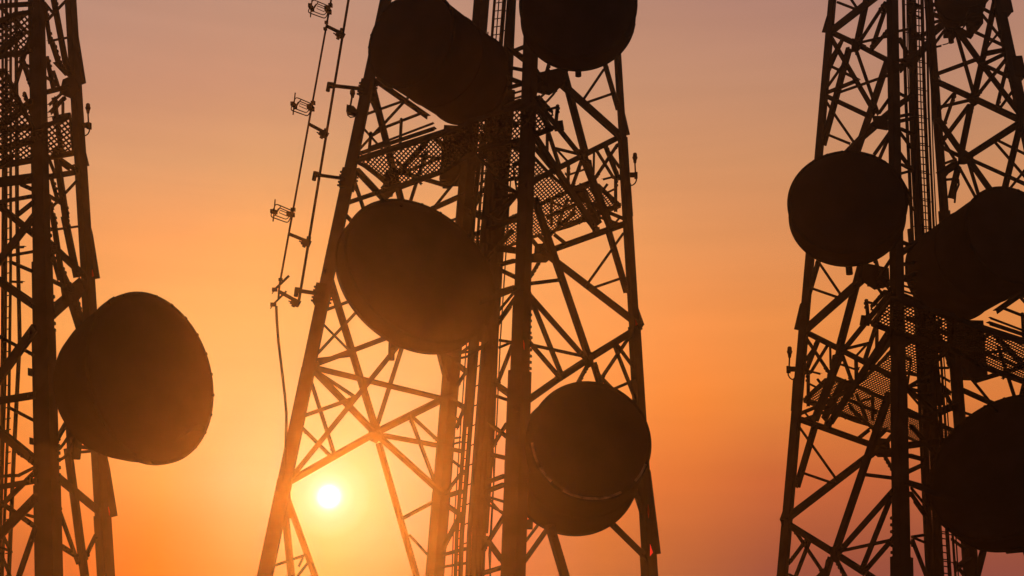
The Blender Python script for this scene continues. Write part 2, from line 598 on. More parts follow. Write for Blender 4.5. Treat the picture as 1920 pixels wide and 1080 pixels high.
# ---- right tower: same type, seen mirrored and lower in the picture
R_BR = """
CR 1557 60 1612 86 11
CR 1612 86 1674 118 10
CR 1555 58 1640 -8 13
CR 1567 3 1603 17 5
CR 1590 -10 1606 14 5
CR 1624 -10 1604 82 12
CR 1592 90 1543 272 12
CR 1608 80 1658 3 6.5
CR 1631 94 1660 8 8
CR 1631 96 1668 52 6.5
CR 1609 80 1676 65 5
CR 1556 68 1640 212 9
CR 1604 90 1646 212 6.5
CR 1577 74 1550 120 5
CR 1577 75 1550 136 7
CR 1584 113 1544 170 5
CR 1555 123 1606 148 5.5
CR 1547 174 1606 150 7
CR 1570 174 1676 137 5
CR 1545 178 1630 218 9
CR 1545 187 1570 225 5
AR 1664 112 1604 290 12
CR 1646 214 1674 175 6
AR 1618 254 1672 208 14
AR 1640 230 1672 238 16
CR 1560 210 1598 265 5
CR 1548 251 1592 269 5
AR 1560 315 1640 232 12
AR 1638 290 1672 242 6.5
AR 1648 296 1668 250 6
AC 1680 172 1706 186 6
AC 1680 200 1708 180 10
AC 1682 219 1712 213 6
AC 1682 228 1712 222 7
AC 1684 240 1710 252 7
AC 1684 246 1708 278 6
AC 1684 285 1708 318 8
AC 1686 307 1710 320 6
AC 1686 326 1708 320 5
AC 1686 335 1706 370 7
AC 1688 350 1712 395 6
AC 1676 60 1702 55 5
AC 1684 70 1700 100 8
AC 1685 110 1710 130 8
AC 1690 125 1712 100 12
AC 1700 2 1725 14 8
AC 1703 30 1725 10 4
AC 1702 22 1728 35 4
AC 1703 55 1730 75 9
AC 1706 78 1735 62 8
AC 1716 110 1740 80 12
AC 1748 5 1768 28 7
AC 1750 20 1768 8 5
AC 1750 42 1775 35 6
AC 1746 62 1770 42 14
AC 1745 25 1772 36 9
AC 1752 80 1770 55 5
AC 1755 88 1764 86 4
LA 1838 12 1882 36 6
LA 1838 20 1896 92 5
LA 1884 48 1850 92 4.5
LA 1870 -10 1842 120 11
LA 1842 118 1827 184 12
LA 1823 195 1803 292 12
LA 1798 312 1784 372 12
LA 1820 56 1896 92 6
LA 1848 98 1894 90 5
LA 1846 104 1894 93 6
LA 1845 121 1894 97 8
LA 1832 180 1894 102 7
LA 1756 139 1840 108 8
LA 1795 62 1828 178 6.5
LA 1800 60 1843 120 10
LA 1845 121 1906 150 7
LA 1842 121 1918 220 9
LA 1893 108 1869 205 7.5
LA 1908 160 1874 206 5.5
LA 1757 152 1827 184 11
LA 1827 184 1925 230 12
LA 1766 200 1822 187 6.5
LA 1789 174 1762 206 5
LA 1792 174 1768 243 6.5
LA 1821 195 1766 268 8.5
LA 1762 224 1804 284 10
LA 1766 275 1800 292 7
LA 1768 262 1794 304 5
LA 1770 307 1795 298 5
LA 1766 326 1800 304 15
LA 1816 294 1922 226 13
LA 1800 312 1836 378 5
LA 1819 306 1840 375 6
LA 1821 305 1866 368 10
LA 1824 300 1926 346 7
LA 1915 235 1884 362 12
LA 1866 266 1930 340 5
LA 1870 262 1930 292 5
LA 1896 352 1930 310 5
LA 1776 337 1800 335 5
LA 1774 330 1792 308 4
"""
R_PL = [
 ('R', [(1552, 24), (1548, 36), (1541, 60), (1560, 62), (1562, 30)]),
 ('CR', [(1598, 72), (1612, 78), (1612, 94), (1596, 98)]),
 ('CR', [(1636, 218), (1654, 218), (1668, 230), (1664, 244), (1640, 240)]),
 ('LA', [(1798, 284), (1810, 282), (1824, 292), (1826, 304), (1808, 308), (1796, 308)]),
 ('LA', [(1820, 174), (1834, 176), (1838, 192), (1826, 200), (1816, 190)]),
 ('LA', [(1834, 108), (1848, 108), (1846, 126), (1834, 122)]),
 ('LA', [(1768, 38), (1784, 42), (1826, 66), (1821, 73), (1790, 60), (1772, 52)]),
]
def visR(x, y): return -30 < x < 1960 and 368 < y < 1120
def visR2(x, y): return -30 < x < 1960 and 300 < y < 1120
TR = Tower({
 'L': ((2104, 1080), (1872, 0), 25.4, 25.7, [(None, 540, 24), (560, 150, 20), (160, -60, 19)]),
 'C': ((1691, 1080), (1673, 0), 22.3, 23.4, [(None, 1040, 42), (1045, 700, 32), (720, 330, 26), (340, -60, 22)]),
 'R': ((1466, 1080), (1560, 0), 26.2, 26.4, [(None, 975, 19), (980, 615, 18), (620, 320, 16), (325, -60, 14)]),
 'A': ((1821, 1080), (1741, 0), 29.6, 29.0, [(None, 925, 28), (930, 400, 22), (410, -60, 16)])}, 'R')
def strand(xs, w): return ([(x, y_) for x, y_ in zip(xs, (-80, 100, 200, 300, 560, 1000, 1130))], w)
bundR = [strand((1692, 1696, 1699, 1704, 1716, 1735, 1742), 6.5), strand((1703, 1707, 1710, 1714, 1727, 1744, 1750), 8), strand((1709, 1711.5, 1714, 1718, 1731, 1752, 1759), 4),
         strand((1735, 1739, 1741, 1745, 1757, 1786, 1795), 4.5), strand((1721, 1724, 1727, 1731, 1742, 1763, 1770), 2.5),
         strand((1714.5, 1719, 1721, 1725.5, 1739, 1765, 1772), 2.6), strand((1700, 1701, 1705, 1709, 1722, 1739, 1746), 2.5), strand((1740, 1744, 1747, 1750, 1762, 1792, 1800), 2.4),
         ([(1722, 420), (1730, 560), (1752, 800), (1757, 1000), (1763, 1130)], 16), ([(1706, 430), (1721, 600), (1732, 760)], 10), ([(1738, 480), (1748, 620), (1762, 760)], 12)]
railR = [strand((1712, 1716, 1718, 1722, 1735, 1761, 1768), 6), strand((1727, 1731, 1734, 1738, 1750, 1776, 1784), 7.5)]
rungR = []
def xat(pts, y_):
    for (xa, ya), (xb, yb) in zip(pts, pts[1:]):
        if ya <= y_ <= yb: return xa + (xb - xa) * (y_ - ya) / (yb - ya)
    return pts[-1][0]
q = -70
while q < 1120:
    rungR.append(([(xat(railR[0][0], q), q), (xat(railR[1][0], q), q + 2)], 2.3))
    if int(q) % 4 == 0: rungR.append(([(xat(bundR[0][0], q), q), (xat(bundR[3][0], q), q + 7)], 2.2))
    q += 13
tower_r = build_tower(TR, 'steel lattice tower at the right edge, its thin left leg leaning inwards',
    [(M_BR, mpR, visR), (R_BR, None, None)], [(M_PL, mpR, visR), (R_PL, None, None)],
    [[mpR(*p) for p in poly] for poly in M_DECK], ('L', 682), bundR, rungR, railR)

# ---- left tower, seen almost along one of its faces
L_BR = """
CR 86 4 102 24 5
CR 126 0 88 40 5.5
CR 100 -10 127 133 11
CR 104 276 124 410 12.5
CR 122 405 146 520 13
CR 128 840 165 1120 15
CR 86 10 97 82 8
CR 93 77 130 70 4.5
CR 98 78 113 124 10
CR 110 118 132 142 11
CR 90 105 104 170 8.5
CR 88 144 112 158 5.5
CR 103 132 113 162 6
CR 82 174 134 161 9.5
CR 94 196 118 174 5.5
CR 98 210 126 180 8
CR 118 190 118 224 5.5
CR 100 222 134 214 9
CR 100 292 136 284 6
CR 104 182 118 285 9
CR 90 290 104 325 6
CR 110 294 147 320 7.5
CR 112 305 130 318 4.5
CR 128 316 142 308 4
CR 88 332 148 322 11
CR 99 335 112 382 7
CR 88 363 116 380 6.5
CR 145 338 98 388 5.5
CR 94 372 105 425 8
CR 92 432 150 424 4.5
CR 99 400 123 560 10
CR 92 453 160 517 12
CR 96 465 113 526 7.5
CR 114 495 137 545 8
CR 94 524 133 543 7.5
CR 97 588 160 532 23
CR 141 560 158 625 13
CR 136 565 155 625 13
CR 105 888 183 953 13
CR 106 935 150 1058 7.5
CR 116 1024 138 1038 9
CR 183 1000 159 1050 8.5
CR 138 849 180 845 5.5
CR 137 832 168 819 7
CR 134 824 151 802 6.5
CR 152 802 180 828 8
CR 105 830 128 790 10
CR 130 770 134 845 11
CR 105 760 118 700 14
LC -40 112 62 92 9
LC 34 115 62 128 6
LC 38 104 58 160 10
LC 42 170 60 222 7
LC -20 250 62 186 11
LC -40 248 60 237 11
LC -40 288 62 261 13
LC -40 312 62 297 6
LC -20 325 24 290 9
LC -40 345 62 332 18
LC 35 344 62 356 8
LC -40 384 62 366 7.5
LC 33 402 64 377 8
LC -20 372 66 442 13
LC -20 508 68 396 13
LC 15 479 66 470 5.5
LC 17 490 66 511 7
LC -30 508 66 574 16
LC 18 464 43 462 4.5
LC 20 528 43 529 4.5
LC -10 627 66 668 6.5
LC -20 730 66 612 17
LC -40 757 66 740 14
LC 12 762 66 790 6
LC -20 795 66 865 18
LC 28 845 66 872 7
LC -40 920 68 901 10.5
LC -10 893 36 891 6
LC 32 891 62 876 6
LC -10 958 68 880 9
LC -20 1020 68 930 16
LC -10 935 66 988 9
LC 40 963 66 970 6
LC 28 1100 66 990 10
LC -6 980 20 1036 6
LC -20 1018 18 1034 5
LC -20 985 20 1085 6
LC -30 60 62 16 8
LC -30 12 62 6 9
LC -30 120 40 60 10
LC -20 -5 50 60 7
LC 12 205 62 40 7
LC -30 180 50 205 7
"""
L_PL = [
 ('R', [(141, 30), (150, 85), (161, 155), (148, 160), (140, 100)]),
 ('R', [(156, 255), (161, 285), (167, 310), (152, 314)]),
 ('R', [(166, 408), (174, 440), (187, 521), (172, 524), (160, 440)]),
 ('R', [(200, 852), (206, 880), (220, 967), (204, 971), (195, 900)]),
 ('CR', [(118, 150), (140, 140), (150, 168), (135, 185), (112, 176)]),
 ('CR', [(126, 540), (150, 520), (160, 545), (140, 572), (124, 572)]),
 ('C', [(53, 690), (62, 692), (62, 706), (53, 704)]),
 ('C', [(56, 820), (63, 822), (63, 834), (56, 833)]),
]
TL = Tower({
 'C': ((92, 1080), (68, 0), 20.0, 20.6, [(None, 900, 50), (910, 610, 44), (620, 480, 38), (490, -60, 31)]),
 'R': ((200, 1080), (133, 0), 22.6, 22.8, [(None, 960, 30), (968, 520, 25), (525, 310, 22), (315, -60, 20)]),
 'L': ((-265, 1080), (-165, 0), 22.4, 22.6, [(None, -60, 30)]),
 'A': ((-75, 1080), (-55, 0), 25.6, 25.4, [(None, -60, 26)])}, 'L')
L_DECK = [[(-90, 200), (-30, 130), (10, 128), (40, 190), (64, 238), (100, 226), (132, 214), (138, 284), (60, 298), (0, 309), (-90, 330)],
          [(-60, 60), (30, 22), (58, 18), (58, 92), (30, 101), (0, 90), (-60, 110)]]
railL = [([(12, -60), (11, 400), (9, 720), (-4, 1140)], 7), ([(20, -60), (20, 500), (17, 740), (2, 1140)], 6)]
bundL = [([(30, -60), (32, 400), (37, 640), (26, 850), (14, 1140)], 7.5), ([(4, -60), (6, 300), (2, 900)], 5)]
rungL = []
y = 1080
while y > -60:
    rungL.append(([(10, y), (20, y - 2)], 2.4)); y -= 21
tower_l = build_tower(TL, 'steel lattice tower cut by the left edge, with one very thick leg',
    [(L_BR, None, None)], [(L_PL, None, None)], [L_DECK[0]], ('C', 262), bundL, rungL, railL)
plat2 = bpy.data.objects.new('platform', None); COL.objects.link(plat2); plat2.parent = tower_l; plat2['org'] = tower_l['org']
z2 = TL.legp('C', 60).z
grating(plat2, [L_DECK[1]], z2)
ed = MB(); up = Vector((0, 0, 1)); pts = [atz(x, y, z2) for x, y in L_DECK[1]]
for i in range(len(pts)):
    d = (pts[i] - pts[i - 1]).normalized(); ed.bar(pts[i - 1] - up * .05, pts[i] - up * .05, d.cross(up).normalized(), up, .035, .08)
obj('edge_angle', ed, M['steel'], plat2)

# ---- small tower fittings: clamps, cabinets, conduit
def fit_box(T, root, name, k, x0, y0, x1, y1, depth=.3, bolts=0, m='steel2', Y=None):
    Yc = T.legp(k, (y0 + y1) / 2).y if Y is None else Y
    c = at((x0 + x1) / 2, (y0 + y1) / 2, Yc); s = (c - CAM).dot(CF_) / F
    ax = CR_.copy(); az = T.B[k].normalized(); ax = (ax - az * ax.dot(az)).normalized(); ay = az.cross(ax)
    mb = MB(); w, h = (x1 - x0) * s, (y1 - y0) * s
    mb.box(c, ax, ay, az, w, depth, h)
    if bolts:
        for j in range(bolts):
            zz = (j + .5) / bolts - .5
            mb.box(c + az * (zz * h * .9), ax, ay, az, w + .13, .05, .035)
    return obj(name, mb, M[m], root)
for (x0, y0, x1, y1) in ((676, 152, 702, 184), (640, 318, 666, 356), (591, 534, 619, 572)):
    fit_box(TM, tower_m, 'leg_clamp', 'L', x0, y0, x1, y1, .3, 5)
for (x0, y0, x1, y1) in ((1868, 0, 1893, 28), (1892, 108, 1916, 150)):
    fit_box(TR, tower_r, 'leg_clamp', 'L', x0, y0, x1, y1, .3, 4)
fit_box(TM, tower_m, 'cable_cabinet', 'A', 829, 238, 864, 346, .5)
fit_box(TR, tower_r, 'cable_cabinet', 'A', 1806, 603, 1841, 711, .5)
fit_box(TM, tower_m, 'junction_box', 'A', 838, 319, 853, 347, .25)
fit_box(TR, tower_r, 'junction_box', 'A', 1817, 684, 1832, 712, .25)
fit_box(TM, tower_m, 'junction_box', 'A', 830, 340, 846, 352, .2)
fit_box(TM, tower_m, 'junction_box', 'C', 988, 977, 999, 991, .2, 0, 'steel2', 24.0)
tubes(TM, tower_m, 'conduit', [([(683, 222), (684, 240), (678, 255), (674, 272), (676, 288), (682, 296)], 2.2), ([(1022, 448), (1018, 458), (1012, 468), (1014, 474)], 2.5)], 'cable', None, -1.0)
tubes(TR, tower_r, 'conduit', [([(1794, 64), (1786, 76), (1776, 82), (1768, 84)], 2.4), ([(1797, 336), (1798, 346), (1792, 360), (1790, 380)], 4), ([(1760, 140), (1763, 150), (1762, 156)], 2), ([(1764, 300), (1768, 310), (1770, 318)], 2)], 'cable', None, 1.0)

# ================================================================== dishes
def dish(label, cx, cy, Y, Rp, ax, ay, phi, Lp, back, group, torn=None, flare=1.0, feed=None, rim_light=None):
    C = at(cx, cy, Y); s = (C - CAM).dot(CF_) / F
    v = (CAM - C).normalized()
    r = (CR_ - v * CR_.dot(v)).normalized(); u = (CU_ - v * CU_.dot(v)); u = (u - r * u.dot(r)).normalized()
    l = math.hypot(ax, ay)
    n = (v * math.cos(R(phi)) + (r * (ax / l) - u * (ay / l)) * math.sin(R(phi))).normalized()
    Rm = Rp * s; L = Lp * s / math.sin(R(phi))
    b = [(-L - d * s / math.sin(R(phi)), f * Rm * flare) for d, f in back]
    hub = C + n * b[-1][0]
    t = thing('drum_antenna', label, 'antenna', hub, group)
    mb = MB()
    prof = [(.0, Rm * .985)] + [(Rm * .14 * math.sin(a), Rm * .985 * math.cos(a)) for a in [R(q) for q in range(8, 91, 8)]] + [(Rm * .14, .0)]
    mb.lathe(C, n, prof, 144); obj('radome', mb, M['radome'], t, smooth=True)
    mb = MB()
    rim = .035
    pr = [(.02, Rm * .965), (.03, Rm), (.02, Rm + rim), (-.05, Rm + rim), (-.06, Rm + .004)]
    nb = max(1, int(L / .9))
    for k in range(1, nb):
        d = -L * k / nb
        pr += [(d + .03, Rm + .004), (d + .02, Rm + .022), (d - .02, Rm + .022), (d - .03, Rm + .004)]
    pr += [(-L + .05, Rm + .004), (-L + .04, Rm + rim * .8), (-L - .02, Rm + rim * .8), (-L - .03, Rm * .97)]
    pr = [(d, r_ * (1 + (flare - 1) * max(0, min(1, -d / L)))) for d, r_ in pr]
    mb.lathe(C, n, pr, 144)
    # clips of the cover around the rim
    uu = n.orthogonal().normalized(); wv = n.cross(uu)
    for k in range(24):
        a = 2 * math.pi * k / 24; e = uu * math.cos(a) + wv * math.sin(a)
        mb.box(C + e * (Rm + rim * .2) + n * .02, e, n.cross(e), n, .04, .05, .05)
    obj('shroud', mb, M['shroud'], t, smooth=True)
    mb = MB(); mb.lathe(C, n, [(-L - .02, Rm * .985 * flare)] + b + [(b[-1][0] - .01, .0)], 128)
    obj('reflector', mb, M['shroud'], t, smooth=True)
    # mount: hub ring, pipe and two braces
    mb = MB(); hr = max(b[-1][1], .12)
    mb.lathe(hub, n, [(.05, .0), (.05, hr * .9), (-.16, hr * .9), (-.16, .0)], 32)
    zz = Vector((0, 0, 1)); side = n.cross(zz).normalized()
    pc = hub - n * .24
    mb.tube([pc - zz * (Rm * .75), pc + zz * (Rm * .75)], .07, 12)
    for sz in (-.5, .5):
        mb.box(pc + zz * (Rm * sz * .6), side, n, zz, .3, .3, .09)
    mb.tube([pc + zz * Rm * .6, C - n * (L * .8) + side * Rm * .2 + zz * Rm * .9], .035, 8)
    mb.tube([pc - zz * Rm * .6, C - n * (L * .8) + side * Rm * .2 - zz * Rm * .9], .035, 8)
    obj('mount', mb, M['steel2'], t)
    if feed:
        e_ = Vector(feed); mb = MB()
        for sg, ph in ((.55, 0), (.8, .09)):
            mb.tube([hub - n * .2 + (e_ - hub) * q_ + Vector((ph, 0, ph - sg * 4 * q_ * (1 - q_))) for q_ in [i_ / 12 for i_ in range(13)]], .028, 8)
        obj('feed_cable', mb, M['cable'], t, smooth=True)
    if rim_light:  # light on the radome edge, put in as pale painted arcs
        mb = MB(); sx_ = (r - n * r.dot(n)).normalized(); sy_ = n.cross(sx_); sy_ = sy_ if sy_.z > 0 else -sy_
        for a0, a1 in rim_light:
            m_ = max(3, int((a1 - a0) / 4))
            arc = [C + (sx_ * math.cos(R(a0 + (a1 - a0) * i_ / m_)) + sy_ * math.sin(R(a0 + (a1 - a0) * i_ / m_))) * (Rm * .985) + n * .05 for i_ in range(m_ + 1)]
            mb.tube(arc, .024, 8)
        obj('painted_rim_light', mb, M['rim_light'], t, smooth=True)['label'] = 'radome rim catching light, painted as pale patchy arcs'
    for poly in torn or ():
        mb = MB(); P = [at(x, y, Y) for x, y in poly]; nn = (P[1] - P[0]).cross(P[2] - P[0]).normalized(); mb.plate(P, nn, .03)
        obj('torn_cover', mb, M['radome'], t)
    return t
G = 'round drum antennas hung on the lattice towers'
dish('big drum antenna facing right on the left-hand tower, its lower rim ragged', 286, 707, 19.3, 161, .955, -.285, 48, 8,
     [(15, .975), (35, .93), (60, .86), (82, .77), (98, .65), (106, .48)], G, torn=[[(374, 796), (383, 800), (378, 808), (356, 809), (345, 817), (329, 828), (334, 819), (352, 806)], [(178, 592), (190, 582), (203, 563), (214, 556), (230, 570), (200, 600)]], feed=at(96, 815, 20.6))
dish('largest drum antenna of the middle tower, at mid-height left of the cable ladder', 790, 506, 22.9, 157, .67, -.74, 45, 26,
     [(8, .93), (18, .78), (28, .58), (36, .4), (40, .22)], G, torn=[[(634, 470), (640, 441), (655, 428), (664, 413), (674, 398), (702, 381), (716, 400), (660, 460)]], feed=at(915, 640, 26))
dish('long drum antenna at the top of the middle tower, its flat face turned left', 771, 74, 24.0, 95, -.82, -.57, 42, 138,
     [(15, .9), (30, .7), (40, .45), (46, .25)], G)
dish('drum antenna cut by the top edge, beside the right leg of the middle tower', 1084, 8, 22.0, 108, .0, -1, 28, 26,
     [(6, .93), (14, .78), (22, .58), (28, .4), (32, .25)], G, torn=[[(1192, 45), (1188, 62), (1178, 72), (1174, 68), (1171, 82), (1169, 66), (1160, 68)]], feed=at(960, 190, 26))
dish('lowest drum antenna of the middle tower, in front of its right leg', 1107, 826, 22.4, 113, .56, -.83, 19, 66,
     [(4, .93), (9, .8), (14, .6), (17, .4), (19, .22)], G, flare=1.2, rim_light=((186, 228), (242, 300), (318, 338)), feed=at(905, 930, 26))
dish('small round drum antenna on the thin left leg of the right-hand tower', 1588, 378, 22.0, 106, .0, -1, 28, 26,
     [(6, .93), (14, .78), (22, .58), (28, .4), (32, .25)], G, torn=[[(1482, 416), (1487, 428), (1494, 437), (1498, 433), (1503, 450), (1503, 434), (1510, 436)]], feed=at(1712, 560, 26))
dish('long drum antenna cut by the right edge, upper of the two there', 1899, 441, 24.0, 97, .82, -.57, 42, 142,
     [(15, .9), (30, .7), (40, .45), (46, .25)], G)
dish('large drum antenna in the bottom right corner', 1883, 874, 22.9, 157, -.67, -.74, 45, 26,
     [(8, .93), (18, .78), (28, .58), (36, .4), (40, .22)], G)
dish('small drum antenna peeking in at the top of the right-hand tower', 1812, -24, 26.5, 45, .3, -.95, 38, 30,
     [(8, .93), (18, .78), (28, .58), (36, .4), (40, .25)], G)

# equipment under that top dish
c = at(1827, 35, 26.3); mb = MB()
P = [at(x, y, 26.3) for x, y in ((1813, 22), (1838, 18), (1839, 50), (1829, 59), (1817, 52))]
mb.plate(P, Vector((0, 1, 0)), .35)
mb.tube([at(1822, 50, 26.3), at(1824, 62, 26.3)], .03)
for k in range(3): mb.plate([at(x, y, 26.05) for x, y in ((1813, 26 + 8 * k), (1838, 24 + 8 * k), (1838, 27 + 8 * k), (1813, 29 + 8 * k))], Vector((0, 1, 0)), .16)
o = thing('radio_unit', 'dark radio unit box below the top antenna of the right-hand tower', 'radio unit', c)
obj('housing', mb, M['steel2'], o)
mb = MB(); mb.tube([at(1798, 50, 26.4), at(1808, 38, 26.4), at(1814, 30, 26.3)], .025); mb.tube([at(1804, 54, 26.4), at(1812, 44, 26.4), at(1818, 34, 26.3)], .02)
obj('lead', mb, M['cable'], o)

# ================================================================== dipole array on the middle tower's left leg
YD = 25.35
sD = 25.9 / F
def P_(x, y, dy=0): return at(x, y, YD + dy)
arr = thing('dipole_antenna_array', 'thin mast with square folded dipoles standing off the left leg of the middle tower', 'antenna', P_(560, 566))
mb = MB(); mb.tube([P_(660, -40), P_(560, 567)], 5.2 * sD / 2, 12); 
for x, y in ((616, 163), (590, 330), (556, 548), (640, 62), (610, 250), (578, 452)): 
    a = P_(x + 1.5, y - 8); b = P_(x - 1.5, y + 8); mb.tube([a, b], 8.5 * sD / 2, 10)
obj('mast', mb, M['steel2'], arr, smooth=True)
mb = MB(); mb.tube([P_(628, -40), P_(524, 535), P_(522, 560)], 4 * sD / 2, 10)
for x, y in ((612, 42), (610, 54), (526, 524), (515, 543), (514, 570)):
    mb.box(P_(x, y), CR_, CF_, CU_, 7 * sD, .08, 6 * sD)
obj('feed_pole', mb, M['steel2'], arr, smooth=True)
for (a, b, w) in (((613, 49), (641, 63), 6.5), ((580, 233), (610, 249), 6.5), ((543, 439), (577, 453), 6.5), ((524, 547), (557, 565), 6.5)):
    mb = MB(); p, q = P_(*a), P_(*b); d = (q - p).normalized(); e = d.cross(CF_).normalized()
    mb.bar(p, q, e, d.cross(e), w * sD, .07)
    mb.box(P_(b[0] - 3, b[1] + 2), d, e, d.cross(e), 15 * sD, 13 * sD, .16)
    mb.tube([P_(b[0] - 16, b[1] - 1), P_(b[0] - 4, b[1] + 5)], .015, 6); mb.tube([P_(b[0] - 8, b[1] + 10), P_(b[0] - 3, b[1])], .045, 8)
    obj('cross_arm', mb, M['steel2'], arr)
for (a, b, w) in (((618, 160), (682, 167), 7), ((589, 327), (646, 335), 6.5), ((553, 544), (600, 551), 7.5)):
    mb = MB(); p, q = P_(*a), P_(*b); d = (q - p).normalized(); e = d.cross(CF_).normalized()
    mb.bar(p, q, e, d.cross(e), w * sD, .08); mb.box(P_(a[0] + 4, a[1]), d, e, d.cross(e), 7 * sD, 11 * sD, .16)
    obj('standoff_arm', mb, M['steel2'], arr)
for (a, b, w) in (((515, 543), (542, 517), 5), ((512, 571), (537, 546), 4)):
    mb = MB(); mb.tube([P_(*a), P_(*b)], w * sD / 2, 8); mb.box(P_(*a), CR_, CF_, CU_, 9 * sD, .1, 8 * sD); mb.tube([P_(a[0], a[1]), P_(a[0] - 5, a[1] + 8)], .012, 6)
    obj('connector', mb, M['steel2'], arr)
def rr(pts, k=4):
    out = []
    n = len(pts)
    for i in range(n):
        p0, p1, p2 = [Vector((*pts[(i + j) % n], 0)) for j in (-1, 0, 1)]
        a = p1 + (p0 - p1).normalized() * min(5, (p0 - p1).length * .45); b = p1 + (p2 - p1).normalized() * min(5, (p2 - p1).length * .45)
        for t in range(k + 1):
            t /= k; q = a * (1 - t) ** 2 + p1 * (2 * t * (1 - t)) + b * t * t; out.append((q.x, q.y))
    return out
for dx, dy in ((0, 0), (37.5, -200), (70, -383)):
    mb = MB()
    l1 = rr([(507, 406), (517, 382), (550, 396), (540, 418)]); l2 = rr([(514, 403), (523, 389), (546, 399), (538, 412)])
    mb.tube([P_(x + dx, y + dy, -.25) for x, y in l1], 2.3 * sD / 2, 6, True)
    mb.tube([P_(x + dx, y + dy, .25) for x, y in l2], 2.1 * sD / 2, 6, True)
    mb.tube([P_(x + dx, y + dy) for x, y in ((525, 394), (540, 400), (538, 405), (524, 399))], 1.7 * sD / 2, 6, True)
    mb.tube([P_(516 + dx, 374 + dy), P_(512 + dx, 415 + dy)], 2.6 * sD / 2, 8)
    mb.box(P_(513.5 + dx, 397 + dy), CR_, CF_, CU_, 6 * sD, .5, 8 * sD)
    mb.box(P_(545 + dx, 402 + dy), CR_, CF_, CU_, 9 * sD, .5, 9 * sD); mb.box(P_(549.5 + dx, 393 + dy), CR_, CF_, CU_, 8 * sD, .12, 7.5 * sD)
    mb.tube([P_(527 + dx, 386 + dy, -.2), P_(515 + dx, 405 + dy, .2)], 2 * sD / 2, 6)
    obj('folded_dipole', mb, M['steel2'], arr, smooth=True)
mb = MB(); mb.tube([P_(*p) for p in ((518, 574), (519, 600), (522, 640), (528, 690), (534, 740), (537, 775), (537, 800), (535, 850), (531, 905))], 5 * sD / 2, 8)
obj('feeder_cable', mb, M['cable'], arr, smooth=True)

# ================================================================== obstruction lamps
def lamp(label, x, y, Y, hang=False, flip=1):
    s = Y * 1.05 / F
    base = at(x, y + 40, Y)
    t = thing('obstruction_lamp', label, 'lamp', base, 'obstruction lamps on the tower legs')
    q = lambda dx, dy: at(x + dx * flip, y + dy, Y)
    axis = (q(0, -10) - q(0, 10)).normalized()
    mb = MB(); pr = [(-10.5, .5), (-10.5, 2.6), (-3, 3.6), (-2.5, 4.4), (1.5, 5.2), (2, 4.2), (8, 3.9), (10, 2.8), (10.7, .5)]
    mb.lathe(q(0, 0), axis, [(a * s, b * s) for a, b in pr], 20); obj('lens', mb, M['lamp'], t, smooth=True)
    mb = MB(); mb.tube([q(0, 9), q(1, 30)], 1.5 * s, 8)
    mb.box(q(-3, 32), CR_, CF_, CU_, 14 * s, .14, 9 * s); mb.box(q(2, 33), CR_, CF_, CU_, 5 * s, .16, 13 * s)
    obj('bracket', mb, M['steel2'], t)
    mb = MB(); mb.tube([q(3, 37), q(2.5, 43), q(0, 48), q(-4, 51), q(-9, 52)], 1.3 * s, 8); obj('conduit', mb, M['cable'], t, smooth=True)
    return t
lamp('obstruction lamp on the right leg of the middle tower', 1190.5, 296, 26.3)
lamp('obstruction lamp on the right leg of the left-hand tower', 165, 203, 22.6)
lamp('obstruction lamp on the left leg of the right-hand tower', 1480.5, 660, 26.3, flip=-1)
t = thing('obstruction_lamp', 'hanging lamp under the stand-off arm on the left leg of the middle tower', 'lamp', at(658, 205, 25.5), 'obstruction lamps on the tower legs')
q = lambda x, y: at(x, y, 25.5)
mb = MB(); mb.lathe(q(661, 176), (q(661, 166) - q(661, 186)).normalized(), [(a * sD, b * sD) for a, b in ((-8, .5), (-8, 3), (-2, 4), (0, 5.5), (7, 5), (9, 3), (9, .5))], 18); obj('lens', mb, M['lamp'], t, smooth=True)
mb = MB(); mb.tube([q(660, 182), q(656, 204)], 2 * sD, 8); mb.plate([q(*p) for p in ((651, 199), (664, 202), (672, 211), (670, 216), (650, 212))], Vector((0, 1, 0)), .2)
mb.tube([q(652, 210), q(652, 216), q(657, 220), q(664, 219), q(670, 213)], 1.4 * sD, 8); obj('bracket', mb, M['steel2'], t)

# ================================================================== small red paint marks, one with added glow
def red(T, root, k, pts, nm, m):
    mb = MB(); Y = T.legp(k, pts[0][1]).y - .45
    mb.plate([at(x, y, Y) for x, y in pts], Vector((0, 1, 0)), .03); obj(nm, mb, M[m], root)
red(TM, tower_m, 'R', [(1219, 1020), (1224, 1036), (1219, 1043)], 'glowing_paint_patch', 'red_glow')  # red paint mark on the leg, made to glow
for p_ in ([(1215, 945), (1218, 958), (1216, 972), (1214, 960)], [(1191, 599), (1196, 608), (1192, 611)]): red(TM, tower_m, 'R', p_, 'paint_patch', 'red')
red(TM, tower_m, 'C', [(981, 637), (984, 646), (983, 657), (981, 650)], 'paint_patch', 'red')
for p_ in ([(203, 950), (206, 960), (205, 967)], [(173, 505), (176, 517), (173, 519)]): red(TL, tower_l, 'R', p_, 'paint_patch', 'red')

# ================================================================== ground
mb = MB(); nx, ny = 60, 44
for j in range(ny + 1):
    for i in range(nx + 1):
        x = -34 + 68 * i / nx; yv = -9 + 42.5 * j / ny
        mb.v.append(Vector((x, yv, .05 * math.sin(x * .6) * math.cos(yv * .5) - .05 + .03 * random.random() - .03)))
mb.f = [(j * (nx + 1) + i, j * (nx + 1) + i + 1, (j + 1) * (nx + 1) + i + 1, (j + 1) * (nx + 1) + i) for j in range(ny) for i in range(nx)]
g = obj('ground', mb, M['ground']); g['kind'] = 'structure'; g['label'] = 'bare dark soil the towers stand on'; g['category'] = 'ground'

